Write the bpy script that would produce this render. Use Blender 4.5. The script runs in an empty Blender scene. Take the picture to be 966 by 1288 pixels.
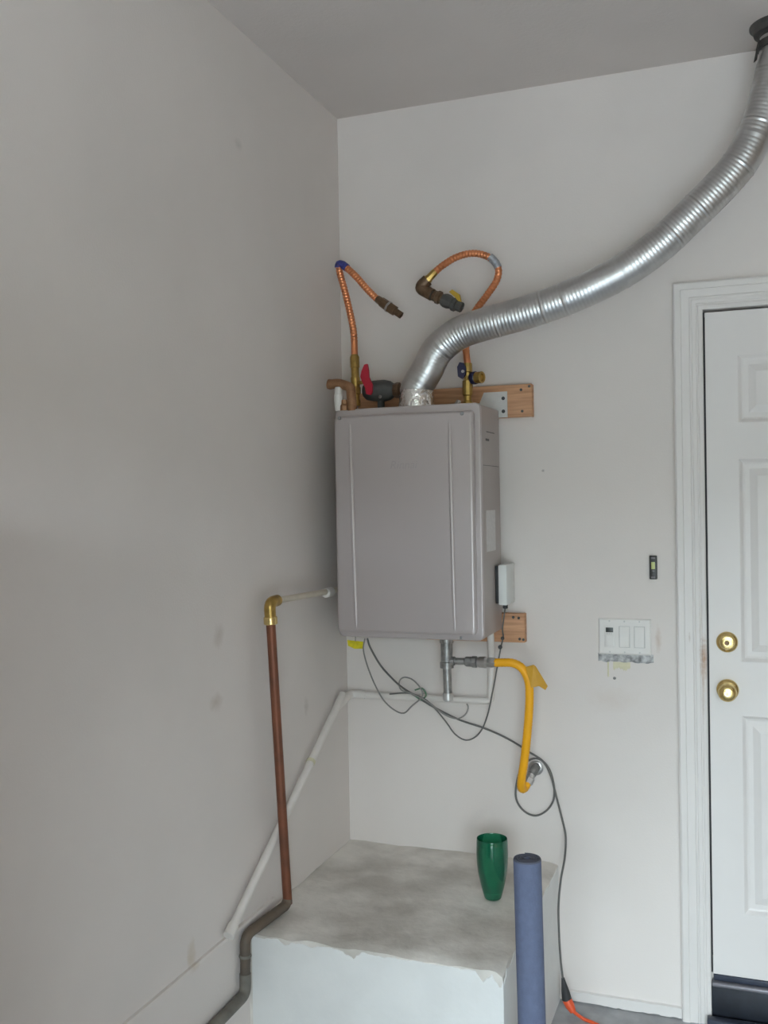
import bpy, bmesh, math, random
from mathutils import Vector, Matrix, noise
random.seed(7)
S = bpy.context.scene
COL = S.collection
V = Vector

# ---------------------------------------------------------------- camera
cam_d = bpy.data.cameras.new('camera'); cam = bpy.data.objects.new('camera', cam_d); COL.objects.link(cam)
cam_d.sensor_fit = 'VERTICAL'; cam_d.sensor_height = 36.0; cam_d.lens = 34.5454
cam_d.clip_start = 0.02
cam.matrix_world = Matrix([(0.937661, 0.011961, 0.347344, 1.317975), (0.347115, 0.017735, -0.937655, -3.160057), (-0.017376, 0.999771, 0.012478, 1.628457), (0, 0, 0, 1)])
S.camera = cam
# ---------------------------------------------------------------- world, light, exposure
W = bpy.data.worlds.new('sky'); S.world = W; W.use_nodes = True
nt = W.node_tree
bg = nt.nodes['Background']; bg.inputs['Color'].default_value = (0.80, 0.945, 1.04, 1); bg.inputs['Strength'].default_value = 27.0
pd = bpy.data.lights.new('door_portal', 'AREA'); pd.shape = 'RECTANGLE'; pd.size = 2.6; pd.size_y = 2.25
pd.cycles.is_portal = True
po = bpy.data.objects.new('door_portal', pd); COL.objects.link(po)
po.location = (1.8, -5.22, 1.125); po.rotation_euler = (math.radians(90), 0, 0)
S.view_settings.view_transform = 'Standard'; S.view_settings.look = 'None'
S.view_settings.gamma = 1.0; S.view_settings.use_curve_mapping = False
S.view_settings.exposure = 0.0
S.cycles.max_bounces = 12; S.cycles.diffuse_bounces = 8; S.cycles.use_denoising = True
S.cycles.sample_clamp_indirect = 6.0

# ---------------------------------------------------------------- materials
MATS = {}
def mat(name, col, rough=0.5, metal=0.0, var=0.0, vscale=8.0, bump=0.0, bscale=60.0, col2=None, detail=4.0, **kw):
    m = bpy.data.materials.new(name); m.use_nodes = True
    t = m.node_tree; b = t.nodes['Principled BSDF']
    b.inputs['Base Color'].default_value = (*col, 1); b.inputs['Roughness'].default_value = rough
    b.inputs['Metallic'].default_value = metal
    for k, v in kw.items():
        b.inputs[k].default_value = v
    tc = t.nodes.new('ShaderNodeTexCoord')
    if var > 0 or col2:
        n = t.nodes.new('ShaderNodeTexNoise'); n.inputs['Scale'].default_value = vscale; n.inputs['Detail'].default_value = detail
        t.links.new(tc.outputs['Object'], n.inputs['Vector'])
        r = t.nodes.new('ShaderNodeValToRGB')
        c2 = col2 or tuple(c * (1 - var) for c in col)
        r.color_ramp.elements[0].position = 0.36; r.color_ramp.elements[1].position = 0.64
        r.color_ramp.elements[0].color = (*c2, 1); r.color_ramp.elements[1].color = (*col, 1)
        t.links.new(n.outputs['Fac'], r.inputs['Fac']); t.links.new(r.outputs['Color'], b.inputs['Base Color'])
    if bump > 0:
        n2 = t.nodes.new('ShaderNodeTexNoise'); n2.inputs['Scale'].default_value = bscale; n2.inputs['Detail'].default_value = 3
        t.links.new(tc.outputs['Object'], n2.inputs['Vector'])
        bp = t.nodes.new('ShaderNodeBump'); bp.inputs['Strength'].default_value = bump; bp.inputs['Distance'].default_value = 0.004
        t.links.new(n2.outputs['Fac'], bp.inputs['Height']); t.links.new(bp.outputs['Normal'], b.inputs['Normal'])
    MATS[name] = m
    return m

def smudges(m, spots):
    """blend stain colours into a material: spots = (centre xyz, radii xyz, colour, strength); ragged by noise"""
    t = m.node_tree; b = t.nodes['Principled BSDF']; L = t.links
    inp = b.inputs['Base Color']
    if inp.links: cur = inp.links[0].from_socket
    else:
        rgb = t.nodes.new('ShaderNodeRGB'); rgb.outputs[0].default_value = inp.default_value; cur = rgb.outputs[0]
    tc = t.nodes.new('ShaderNodeTexCoord')
    for c, rad, col, st in spots:
        mp = t.nodes.new('ShaderNodeVectorMath'); mp.operation = 'SUBTRACT'; mp.inputs[1].default_value = c
        L.new(tc.outputs['Object'], mp.inputs[0])
        dv = t.nodes.new('ShaderNodeVectorMath'); dv.operation = 'DIVIDE'; dv.inputs[1].default_value = rad
        L.new(mp.outputs[0], dv.inputs[0])
        ln = t.nodes.new('ShaderNodeVectorMath'); ln.operation = 'LENGTH'; L.new(dv.outputs[0], ln.inputs[0])
        nz = t.nodes.new('ShaderNodeTexNoise'); nz.inputs['Scale'].default_value = 1.2 / max(min(rad), 0.01); nz.inputs['Detail'].default_value = 4
        L.new(tc.outputs['Object'], nz.inputs['Vector'])
        ad = t.nodes.new('ShaderNodeMath'); ad.operation = 'ADD'; L.new(ln.outputs['Value'], ad.inputs[0]); L.new(nz.outputs['Fac'], ad.inputs[1])
        mr = t.nodes.new('ShaderNodeMapRange'); mr.inputs['From Min'].default_value = 0.55; mr.inputs['From Max'].default_value = 1.45
        mr.inputs['To Min'].default_value = st; mr.inputs['To Max'].default_value = 0.0
        L.new(ad.outputs[0], mr.inputs['Value'])
        mx = t.nodes.new('ShaderNodeMix'); mx.data_type = 'RGBA'
        L.new(mr.outputs[0], mx.inputs['Factor']); L.new(cur, mx.inputs['A']); mx.inputs['B'].default_value = (*col, 1)
        cur = mx.outputs['Result']
    L.new(cur, inp)

mat('wall_paint', (0.72, 0.67, 0.635), 0.75, var=0.07, vscale=1.6, bump=0.10, bscale=160)
mat('ceiling_paint', (0.62, 0.57, 0.54), 0.9, var=0.05, vscale=2.0, bump=0.25, bscale=90)
mat('trim_paint', (0.70, 0.67, 0.645), 0.45, var=0.03, vscale=5, bump=0.03, bscale=120)
mat('door_paint', (0.72, 0.69, 0.67), 0.42, var=0.03, vscale=4)
mat('floor_concrete', (0.39, 0.395, 0.405), 0.55, vscale=14, col2=(0.28, 0.285, 0.295), bump=0.2, bscale=40)
mat('bare_board', (0.38, 0.30, 0.235), 0.8, var=0.2, vscale=2)
mat('sky_screen_green', (0.10, 0.11, 0.07), 0.9, var=0.4, vscale=1)  # dark green for the added wall that hides the low sky
mat('drive_concrete', (0.26, 0.255, 0.25), 0.9, var=0.2, vscale=2)
mat('ledge_concrete', (0.76, 0.73, 0.68), 0.8, vscale=6, col2=(0.50, 0.47, 0.425), bump=0.6, bscale=45, detail=10)
mat('ledge_paint', (0.74, 0.745, 0.73), 0.6, var=0.06, vscale=9, bump=0.25, bscale=30)
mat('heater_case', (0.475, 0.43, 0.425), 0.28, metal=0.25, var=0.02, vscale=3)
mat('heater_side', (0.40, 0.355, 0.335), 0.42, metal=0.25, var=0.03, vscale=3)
mat('logo_print', (0.43, 0.39, 0.395), 0.4, metal=0.25)
mat('sticker', (0.62, 0.60, 0.59), 0.5, var=0.1, vscale=90)
mat('screw_steel', (0.35, 0.36, 0.37), 0.35, metal=0.9)
mat('dark_rubber', (0.03, 0.03, 0.032), 0.6)
mat('aluminium_duct', (0.60, 0.60, 0.60), 0.36, metal=1.0, var=0.12, vscale=20, bump=0.06, bscale=90)
mat('foil_tape', (0.80, 0.79, 0.78), 0.20, metal=1.0, bump=1.0, bscale=75)
mat('dark_sheet_metal', (0.10, 0.095, 0.09), 0.6, metal=0.4, var=0.4, vscale=30)
mat('copper_flex', (0.80, 0.31, 0.14), 0.34, metal=0.75, var=0.18, vscale=30)
mat('copper_pipe', (0.24, 0.09, 0.05), 0.42, metal=0.5, vscale=12, col2=(0.165, 0.07, 0.043))
mat('aged_pipe', (0.15, 0.115, 0.085), 0.6, metal=0.2, vscale=14, col2=(0.10, 0.085, 0.07))
mat('grey_dirty_pipe', (0.20, 0.19, 0.165), 0.65, metal=0.1, vscale=16, col2=(0.13, 0.12, 0.10))
mat('brass', (0.50, 0.33, 0.10), 0.33, metal=0.85, var=0.25, vscale=60)
mat('polished_brass', (0.72, 0.55, 0.24), 0.27, metal=1.0)
mat('bronze', (0.20, 0.125, 0.075), 0.45, metal=0.6, var=0.35, vscale=60)
mat('copper_fitting', (0.36, 0.19, 0.10), 0.45, metal=0.6, var=0.3, vscale=60)
mat('red_handle', (0.45, 0.012, 0.035), 0.45)
mat('navy_handle', (0.016, 0.016, 0.055), 0.35)
mat('blue_sleeve', (0.05, 0.06, 0.30), 0.5, var=0.5, vscale=120)
mat('silver_sleeve', (0.45, 0.48, 0.53), 0.35, metal=0.5, var=0.3, vscale=120)
mat('dark_grey_body', (0.085, 0.085, 0.08), 0.55, var=0.2, vscale=50)
mat('cream_plastic', (0.60, 0.54, 0.44), 0.5, var=0.1, vscale=20)
mat('white_plastic', (0.72, 0.70, 0.67), 0.45, var=0.04, vscale=20)
mat('painted_pipe', (0.74, 0.70, 0.66), 0.5, var=0.08, vscale=14, bump=0.1, bscale=80)
mat('gas_iron', (0.36, 0.355, 0.345), 0.42, metal=0.7, var=0.35, vscale=50, bump=0.15, bscale=120)
mat('bright_nickel', (0.55, 0.54, 0.53), 0.3, metal=0.9, var=0.2, vscale=60)
mat('yellow_hose', (0.90, 0.42, 0.004), 0.5, var=0.06, vscale=25)
mat('yellow_tag', (0.58, 0.30, 0.008), 0.5, var=0.1, vscale=40)
mat('lemon_tag', (0.72, 0.62, 0.01), 0.55, var=0.2, vscale=90)
mat('yellow_lever', (0.45, 0.28, 0.015), 0.5)
mat('cord_grey', (0.13, 0.128, 0.122), 0.55)
mat('cord_pale', (0.24, 0.23, 0.22), 0.55)
mat('cord_green', (0.10, 0.19, 0.12), 0.5)
mat('orange_plug', (0.75, 0.10, 0.03), 0.45)
mat('frame_shadow', (0.46, 0.455, 0.44), 0.6)  # recess shade around the rockers, put into the frame colour
mat('box_white', (0.70, 0.71, 0.69), 0.5)
mat('galvanised', (0.58, 0.57, 0.56), 0.4, metal=0.5, var=0.1, vscale=30)
mat('foam_blue', (0.115, 0.14, 0.225), 0.85, var=0.10, vscale=60, bump=0.3, bscale=220)
mat('foam_dark', (0.085, 0.09, 0.12), 0.9)
mat('display_black', (0.03, 0.035, 0.035), 0.3)
mat('button_black', (0.035, 0.034, 0.034), 0.4)
mat('button_grey', (0.16, 0.15, 0.16), 0.4)
mat('button_lime', (0.52, 0.56, 0.22), 0.35)
mat('bare_plaster', (0.55, 0.55, 0.55), 0.8, vscale=55, col2=(0.18, 0.18, 0.18), bump=0.4, bscale=90)
mat('cream_patch', (0.66, 0.62, 0.44), 0.8, var=0.12, vscale=40)
mat('threshold_dark', (0.018, 0.022, 0.032), 0.45, var=0.4, vscale=25)
mat('threshold_navy', (0.035, 0.042, 0.065), 0.4, var=0.2, vscale=25)
mat('threshold_metal', (0.30, 0.29, 0.32), 0.35, metal=0.6)

# wood with grain
m = mat('board_wood', (0.56, 0.30, 0.155), 0.6)
t = m.node_tree; b = t.nodes['Principled BSDF']
tc = t.nodes.new('ShaderNodeTexCoord'); mp = t.nodes.new('ShaderNodeMapping'); mp.inputs['Scale'].default_value = (3, 20, 45)
nz = t.nodes.new('ShaderNodeTexNoise'); nz.inputs['Scale'].default_value = 2.5; nz.inputs['Detail'].default_value = 6
rp = t.nodes.new('ShaderNodeValToRGB'); rp.color_ramp.elements[0].color = (0.40, 0.20, 0.10, 1); rp.color_ramp.elements[1].color = (0.60, 0.33, 0.18, 1)
rp.color_ramp.elements[0].position = 0.3; rp.color_ramp.elements[1].position = 0.65
t.links.new(tc.outputs['Object'], mp.inputs['Vector']); t.links.new(mp.outputs[0], nz.inputs['Vector'])
t.links.new(nz.outputs['Fac'], rp.inputs['Fac']); t.links.new(rp.outputs['Color'], b.inputs['Base Color'])

# green glass
m = mat('green_glass', (0.02, 0.42, 0.20), 0.06)
t = m.node_tree; out = t.nodes['Material Output']; b = t.nodes['Principled BSDF']
b.inputs['Base Color'].default_value = (0.012, 0.19, 0.10, 1)
tr = t.nodes.new('ShaderNodeBsdfTransparent'); tr.inputs['Color'].default_value = (0.36, 0.82, 0.63, 1)
gl = t.nodes.new('ShaderNodeBsdfGlossy'); gl.inputs['Roughness'].default_value = 0.05
fr_ = t.nodes.new('ShaderNodeFresnel'); fr_.inputs['IOR'].default_value = 1.45
m0 = t.nodes.new('ShaderNodeMixShader'); m0.inputs['Fac'].default_value = 0.5
t.links.new(tr.outputs[0], m0.inputs[1]); t.links.new(b.outputs[0], m0.inputs[2])
m1 = t.nodes.new('ShaderNodeMixShader'); t.links.new(fr_.outputs[0], m1.inputs['Fac']); t.links.new(m0.outputs[0], m1.inputs[1]); t.links.new(gl.outputs[0], m1.inputs[2])
t.links.new(m1.outputs[0], out.inputs['Surface'])

# ---------------------------------------------------------------- helpers
def link(name, me, material, parent=None, off=None):
    o = bpy.data.objects.new(name, me); COL.objects.link(o)
    if material: me.materials.append(MATS[material])
    if parent is not None:
        root = parent
        while root.parent: root = root.parent
        me.transform(Matrix.Translation(-root.location)); o.parent = parent
    return o
def from_bm(name, bm, material, parent=None, smooth=False, angle=40):
    me = bpy.data.meshes.new(name)
    bmesh.ops.recalc_face_normals(bm, faces=bm.faces)
    bm.to_mesh(me); bm.free()
    if smooth:
        for p in me.polygons: p.use_smooth = True
        try: me.set_sharp_from_angle(angle=math.radians(angle))
        except Exception: pass
    return link(name, me, material, parent)
def thing(name, label, cat, loc=(0, 0, 0), group=None):
    o = bpy.data.objects.new(name, None); COL.objects.link(o); o.empty_display_size = 0.05
    o.location = loc; o['label'] = label; o['category'] = cat
    if group: o['group'] = group
    return o
def tag(o, label, cat, group=None):
    o['label'] = label; o['category'] = cat
    if group: o['group'] = group
    return o
def struct(o, label=None):
    o['kind'] = 'structure'
    if label: o['label'] = label
    return o
def add_box(bm, lo, hi):
    r = bmesh.ops.create_cube(bm, size=1.0)
    for v in r['verts']:
        v.co = V([(lo[i] + hi[i]) / 2 + v.co[i] * (hi[i] - lo[i]) for i in range(3)])
    return r['verts']
def box(name, lo, hi, material, parent=None, bevel=0.0, seg=2):
    bm = bmesh.new(); add_box(bm, lo, hi)
    if bevel > 0:
        bmesh.ops.bevel(bm, geom=bm.edges[:], offset=bevel, segments=seg, affect='EDGES', profile=0.5)
    return from_bm(name, bm, material, parent, smooth=bevel > 0, angle=50)
def frame_of(d):
    d = d.normalized(); a = V((0, 0, 1)) if abs(d.z) < 0.9 else V((1, 0, 0))
    u = a.cross(d).normalized(); return u, d.cross(u).normalized()
def turned(name, p0, d, prof, material, parent=None, seg=24, smooth=True, angle=35):
    """solid of revolution: prof = (distance along d, radius)"""
    p0 = V(p0); d = V(d).normalized(); u, w = frame_of(d)
    bm = bmesh.new(); rings = []
    for s, r in prof:
        if r <= 1e-6: rings.append([bm.verts.new(p0 + d * s)])
        else: rings.append([bm.verts.new(p0 + d * s + (u * math.cos(2 * math.pi * k / seg) + w * math.sin(2 * math.pi * k / seg)) * r) for k in range(seg)])
    for A, B in zip(rings, rings[1:]):
        for k in range(seg):
            k2 = (k + 1) % seg
            if len(A) == 1 and len(B) == 1: continue
            if len(A) == 1: bm.faces.new((A[0], B[k], B[k2]))
            elif len(B) == 1: bm.faces.new((A[k], A[k2], B[0]))
            else: bm.faces.new((A[k], A[k2], B[k2], B[k]))
    for R in (rings[0], rings[-1]):
        if len(R) > 1: bm.faces.new(R)
    return from_bm(name, bm, material, parent, smooth=smooth, angle=angle)
def spline(pts, step):
    P = [V(p) for p in pts]
    P = [P[0] * 2 - P[1]] + P + [P[-1] * 2 - P[-2]]
    dense = []
    for i in range(1, len(P) - 2):
        a, b_, c, d = P[i - 1:i + 3]
        n = 24
        for k in range(n):
            s = k / n
            dense.append(0.5 * ((2 * b_) + (c - a) * s + (2 * a - 5 * b_ + 4 * c - d) * s * s + (3 * b_ - a - 3 * c + d) * s ** 3))
    dense.append(P[-2])
    out = [dense[0]]; acc = 0
    for a, b_ in zip(dense, dense[1:]):
        L = (b_ - a).length; pos = 0
        while L > 0 and acc + (L - pos) >= step:
            pos += step - acc; acc = 0; out.append(a + (b_ - a) * (pos / L))
        acc += L - pos
    if (out[-1] - dense[-1]).length > step * 0.3: out.append(dense[-1])
    return out
def fillet(pts, rad, n=6):
    P = [V(p) for p in pts]; out = [P[0]]
    for a, b_, c in zip(P, P[1:], P[2:]):
        r = min(rad, (a - b_).length * 0.49, (c - b_).length * 0.49)
        s = b_ + (a - b_).normalized() * r; e = b_ + (c - b_).normalized() * r
        for k in range(n + 1):
            t_ = k / n; out.append(s * (1 - t_) ** 2 + b_ * 2 * t_ * (1 - t_) + e * t_ ** 2)
    out.append(P[-1]); return out
def sweep(name, path, r, material, parent=None, seg=14, cap=True, angle=40):
    """tube along a polyline; r is a number or a function of (arc length, index)"""
    bm = bmesh.new(); rings = []; s = 0
    t0 = (path[1] - path[0]).normalized(); u, w = frame_of(t0)
    for i, p in enumerate(path):
        tg = (path[min(i + 1, len(path) - 1)] - path[max(i - 1, 0)]).normalized()
        u = (u - tg * u.dot(tg)).normalized(); w = tg.cross(u)
        if i: s += (p - path[i - 1]).length
        rr = r(s, i) if callable(r) else r
        rings.append([bm.verts.new(p + (u * math.cos(2 * math.pi * k / seg) + w * math.sin(2 * math.pi * k / seg)) * rr) for k in range(seg)])
    for A, B in zip(rings, rings[1:]):
        for k in range(seg): bm.faces.new((A[k], A[(k + 1) % seg], B[(k + 1) % seg], B[k]))
    if cap: bm.faces.new(rings[0]); bm.faces.new(rings[-1])
    return from_bm(name, bm, material, parent, smooth=True, angle=angle)
def pipe(name, pts, r, material, parent=None, bend=0.03, seg=18):
    return sweep(name, fillet(pts, bend) if len(pts) > 2 else [V(p) for p in pts], r, material, parent, seg)
def slab(name, outline, thick, material, parent=None, normal=(0, -1, 0)):
    """flat outline (3-D points) given thickness along normal"""
    n = V(normal).normalized() * thick
    bm = bmesh.new(); A = [bm.verts.new(V(p)) for p in outline]; B = [bm.verts.new(V(p) + n) for p in outline]
    bm.faces.new(A); bm.faces.new(B)
    for k in range(len(A)): bm.faces.new((A[k], A[(k + 1) % len(A)], B[(k + 1) % len(A)], B[k]))
    return from_bm(name, bm, material, parent)
def screw(p, d, r, parent, name='screw', m_='screw_steel'):
    return turned(name, p, d, [(0, r), (r * 0.35, r), (r * 0.7, r * 0.75), (r * 0.75, r * 0.3), (r * 0.45, 0)], m_, parent, seg=12)

# ================================================================ the room
CEIL = 2.95; RX = 3.7; RY = -5.2
OX0, OX1, OZ = 0.50, 3.10, 2.25   # open garage doorway behind the camera
DX0, DX1 = 1.198, 2.010; DZ0, DZ1 = 0.153, 2.185
bm = bmesh.new()
add_box(bm, (-0.15, 0, -0.1), (DX0 - 0.004, 0.14, CEIL + 0.1)); add_box(bm, (DX1 + 0.004, 0, -0.1), (RX + 0.15, 0.14, CEIL + 0.1))
add_box(bm, (DX0 - 0.004, 0, DZ1 + 0.006), (DX1 + 0.004, 0.14, CEIL + 0.1)); add_box(bm, (DX0 - 0.004, 0.02, -0.1), (DX1 + 0.004, 0.14, DZ0 - 0.004))
wall_back = struct(from_bm('wall_back', bm, 'wall_paint'), 'off-white painted wall with the water heater')
wall_left = struct(box('wall_left', (-0.15, RY - 0.1, -0.1), (0, 0, CEIL + 0.1), 'wall_paint'), 'off-white painted wall to the left')
struct(box('wall_right', (RX, RY - 0.1, -0.1), (RX + 0.15, 0, CEIL + 0.1), 'bare_board'))
bm = bmesh.new()   # wall behind the camera with the open garage doorway
add_box(bm, (-0.15, RY - 0.15, -0.1), (OX0, RY, CEIL + 0.1)); add_box(bm, (OX1, RY - 0.15, -0.1), (RX + 0.15, RY, CEIL + 0.1))
add_box(bm, (OX0, RY - 0.15, OZ), (OX1, RY, CEIL + 0.1))
struct(from_bm('wall_front', bm, 'bare_board'))
struct(box('ceiling', (-0.15, RY - 0.15, CEIL), (RX + 0.15, 0.14, CEIL + 0.1), 'ceiling_paint'), 'grey-white garage ceiling')
struct(box('floor', (-0.15, RY - 0.15, -0.1), (RX + 0.15, 0.14, 0.0), 'floor_concrete'), 'grey concrete garage floor')
struct(box('driveway', (-20, RY - 25, -0.12), (26, RY - 0.15, -0.02), 'drive_concrete'), 'unseen concrete driveway added outside')  # unseen ground, added to shape the light coming through the doorway

struct(box('wall_sky_screen', (-18, -19.4, -0.1), (24, -19, 3.75), 'sky_screen_green'), 'unseen wall added across the driveway to hide the low sky')  # added out of view: cuts off low sky so walls brighten downwards
struct(box('wall_shade_block', (0, -2.80, 0), (0.79, -2.66, 1.75), 'bare_board'), 'unseen half-height wall added to shade the lower left wall')  # added out of view: blocks daylight from the lower left wall
struct(box('wall_leak_block', (DX0 - 0.06, 0.15, 0.0), (DX1 + 0.06, 0.2, DZ1 + 0.06), 'threshold_dark'), 'dark sheet added behind the door to block light leaks')  # added backing: stops sky light leaking round the door

smudges(MATS['wall_paint'], [
    ((0.0000, -0.8787, 1.2753), (0.03, 0.035, 0.04), (0.46, 0.39, 0.33), 0.45),
    ((0.0000, -0.8978, 1.1019), (0.03, 0.045, 0.03), (0.46, 0.38, 0.32), 0.5),
    ((0.0000, -0.7171, 2.6239), (0.03, 0.03, 0.02), (0.50, 0.48, 0.45), 0.5),
    ((0.0000, -0.3422, 0.9805), (0.03, 0.02, 0.035), (0.48, 0.43, 0.39), 0.6),
    ((1.0511, 0.0000, 1.1767), (0.012, 0.03, 0.05), (0.50, 0.38, 0.31), 0.6),
    ((0.9073, 0.0000, 0.9826), (0.10, 0.03, 0.05), (0.62, 0.55, 0.50), 0.5),
    ((0.6980, 0.0000, 1.7135), (0.006, 0.03, 0.006), (0.25, 0.23, 0.22), 0.8),
    ((0.0100, -1.0440, 0.4971), (0.03, 0.03, 0.05), (0.50, 0.40, 0.27), 0.7),
])

# stem wall: the lower part of the left wall stands slightly proud
bm = bmesh.new()
ys = [-0.60 - 0.09 * k for k in range(0, 67)]
top = [0.474 + 0.004 * noise.noise(V((y * 3, 0, 1.7))) for y in ys]
prev = None
for y, z in zip(ys, top):
    x = 0.010 + 0.002 * noise.noise(V((y * 5, 2.2, 0)))
    cur = [bm.verts.new(c) for c in ((-0.01, y, z + 0.003), (x * 0.75, y, z), (x, y, z - 0.006), (x, y, -0.01))]
    if prev:
        for a in range(3): bm.faces.new((prev[a], prev[a + 1], cur[a + 1], cur[a]))
    prev = cur
o = from_bm('stem_wall', bm, 'wall_paint', wall_left)

# torn plaster under the switch plate, and other patches on the back wall
def ragged(name, x0, x1, z0, z1, amp, m_, th=0.0015, n=18, seed=0.0):
    pts = []
    for k in range(n + 1):
        s = k / n; pts.append((x0 + (x1 - x0) * s, 0, z1))
    for k in range(n, -1, -1):
        s = k / n; pts.append((x0 + (x1 - x0) * s, 0, z0 + amp * noise.noise(V((s * 9 + seed, seed, 0.3)))))
    return slab(name, pts, th, m_, wall_back)
ragged('bare_plaster_patch', 0.866, 1.036, 1.104, 1.130, 0.006, 'bare_plaster')
ragged('cream_patch', 0.912, 0.965, 1.082, 1.103, 0.012, 'cream_patch', seed=4)
box('paint_drip', (0.894, -0.003, 1.055), (0.899, 0, 1.103), 'cream_patch', wall_back, bevel=0.0015)
turned('nail_hole_plug', (0.9157, 0.0000, 1.0512), (0, -1, 0), [(0, 0.005), (0.002, 0.004), (0.002, 0)], 'bare_plaster', wall_back, seg=10)

# ---------------------------------------------------------------- baseboard remnant along the back wall
bm = bmesh.new()
n = 40; prev = None
for k in range(n + 1):
    s = k / n; x = 0.742 + (1.108 - 0.742) * s
    zb = 0.002 + 0.014 * max(0, noise.noise(V((x * 22, 3.3, 0)))) + 0.006 * max(0, noise.noise(V((x * 70, 1.3, 0)))) + 0.010 * max(0, 1 - s / .4)
    zt = 0.034 + 0.002 * noise.noise(V((x * 30, 0, 0)))
    cur = [bm.verts.new(c) for c in ((x, 0, zt + 0.003), (x, -0.009, zt), (x, -0.010, zb), (x, 0, zb))]
    if prev:
        for a in range(4): bm.faces.new((prev[a], prev[(a + 1) % 4], cur[(a + 1) % 4], cur[a]))
    else: bm.faces.new(cur)
    prev = cur
bm.faces.new(prev)
struct(from_bm('baseboard_back', bm, 'trim_paint'), 'chipped white strip along the foot of the wall')

# ---------------------------------------------------------------- door casing, door, threshold
def casing(name, x0, x1, z0, z1, prof, material):
    bm = bmesh.new(); rows = []
    for d, h in prof:
        rows.append([bm.verts.new(c) for c in ((x0 - d, -h, z0), (x0 - d, -h, z1 + d), (x1 + d, -h, z1 + d), (x1 + d, -h, z0))])
    for A, B in zip(rows, rows[1:]):
        for k in range(3): bm.faces.new((A[k], A[k + 1], B[k + 1], B[k]))
    bm.faces.new([r[0] for r in rows]); bm.faces.new([r[3] for r in rows])
    return from_bm(name, bm, material, smooth=True, angle=20)
prof = [(0, -0.02), (0, 0.010), (0.004, 0.012), (0.012, 0.012), (0.014, 0.010), (0.018, 0.010), (0.020, 0.0125), (0.030, 0.0135), (0.033, 0.016), (0.037, 0.0165),
        (0.040, 0.0145), (0.044, 0.0155), (0.062, 0.017), (0.064, 0.020), (0.080, 0.021), (0.0855, 0.018), (0.0865, -0.001)]
c = struct(casing('trim_1', DX0 - 0.003, DX1 + 0.003, 0.0, DZ1 + 0.005, prof, 'trim_paint'), 'white moulded door casing, scuffed to bare wood by the latch')
smudges(MATS['trim_paint'], [((1.186, -0.012, 1.125), (0.014, 0.05, 0.085), (0.40, 0.24, 0.15), 0.95), ((1.183, -0.012, 1.05), (0.007, 0.05, 0.14), (0.55, 0.42, 0.33), 0.5),
                             ((1.178, -0.012, 1.24), (0.006, 0.05, 0.10), (0.60, 0.53, 0.46), 0.45), ((1.145, -0.012, 1.19), (0.004, 0.05, 0.02), (0.45, 0.38, 0.33), 0.6)])
dark = box('stop_gap', (DX0 - 0.003, 0.012, DZ0), (DX0 + 0.0005, 0.03, DZ1), 'dark_rubber', c)

FY = 0.004   # face of the door
def door_build():
    bm = bmesh.new()
    cols = [(DX0 + 0.096, DX0 + 0.096 + 0.265), (DX1 - 0.096 - 0.265, DX1 - 0.096)]
    rows = [(DZ0 + 0.195, DZ0 + 0.800), (DZ0 + 0.965, DZ0 + 1.580), (DZ0 + 1.69, DZ0 + 1.895)]
    xs = sorted({DX0 + 0.003, DX1 - 0.003, *[c_ for p in cols for c_ in p]}); zs = sorted({DZ0, DZ1 - 0.003, *[c_ for p in rows for c_ in p]})
    grid = {(i, j): bm.verts.new((x, FY, z)) for i, x in enumerate(xs) for j, z in enumerate(zs)}
    for i in range(len(xs) - 1):
        for j in range(len(zs) - 1):
            hole = any(abs(xs[i] - a) < 1e-6 for a, b_ in cols) and any(abs(zs[j] - a) < 1e-6 for a, b_ in rows)
            if not hole: bm.faces.new((grid[i, j], grid[i + 1, j], grid[i + 1, j + 1], grid[i, j + 1]))
    ext = bmesh.ops.extrude_face_region(bm, geom=bm.faces[:])
    for g in ext['geom']:
        if isinstance(g, bmesh.types.BMVert): g.co.y = FY + 0.012
    add_box(bm, (DX0 + 0.003, FY + 0.012, DZ0), (DX1 - 0.003, FY + 0.040, DZ1 - 0.003))
    d = struct(from_bm('door_1', bm, 'door_paint'), 'white six-panel door with brass knob and deadbolt')
    for a, b_ in cols:
        for z0, z1 in rows:
            pm = bmesh.new(); prev = None
            for ins, dy in [(0, 0.0), (0.004, 0.003), (0.010, 0.009), (0.016, 0.011), (0.030, 0.011), (0.050, 0.004), (0.052, 0.0035)]:
                q = [pm.verts.new((x, FY + dy, z)) for x, z in ((a + ins, z0 + ins), (b_ - ins, z0 + ins), (b_ - ins, z1 - ins), (a + ins, z1 - ins))]
                if prev:
                    for k in range(4): pm.faces.new((prev[k], prev[(k + 1) % 4], q[(k + 1) % 4], q[k]))
                prev = q
            pm.faces.new(prev)
            from_bm('panel', pm, 'door_paint', d)
    return d
door = door_build()
KX = 1.2535
dbp = (KX, FY, 1.177)
db = turned('deadbolt', dbp, (0, -1, 0), [(0, 0.0315), (0.004, 0.0315), (0.008, 0.029), (0.010, 0.0245), (0.013, 0.0235), (0.018, 0.0215), (0.0218, 0.0195), (0.0232, 0.0140), (0.0236, 0.008)], 'polished_brass', door, seg=40)
turned('keyway', (KX, FY - 0.0230, 1.177), (0, -1, 0), [(0, 0.008), (0.0005, 0.0075), (0.002, 0.006), (0.002, 0)], 'bronze', db, seg=20)
kp = (KX, FY, 1.031)
kn = turned('knob', kp, (0, -1, 0), [(0, 0.0325), (0.004, 0.0325), (0.008, 0.030), (0.011, 0.024), (0.013, 0.016), (0.020, 0.0125), (0.028, 0.0125), (0.032, 0.016), (0.036, 0.0225), (0.043, 0.0265), (0.051, 0.0275),
            (0.059, 0.0255), (0.064, 0.021), (0.0665, 0.014), (0.0672, 0.009)], 'polished_brass', door, seg=40)
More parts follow.
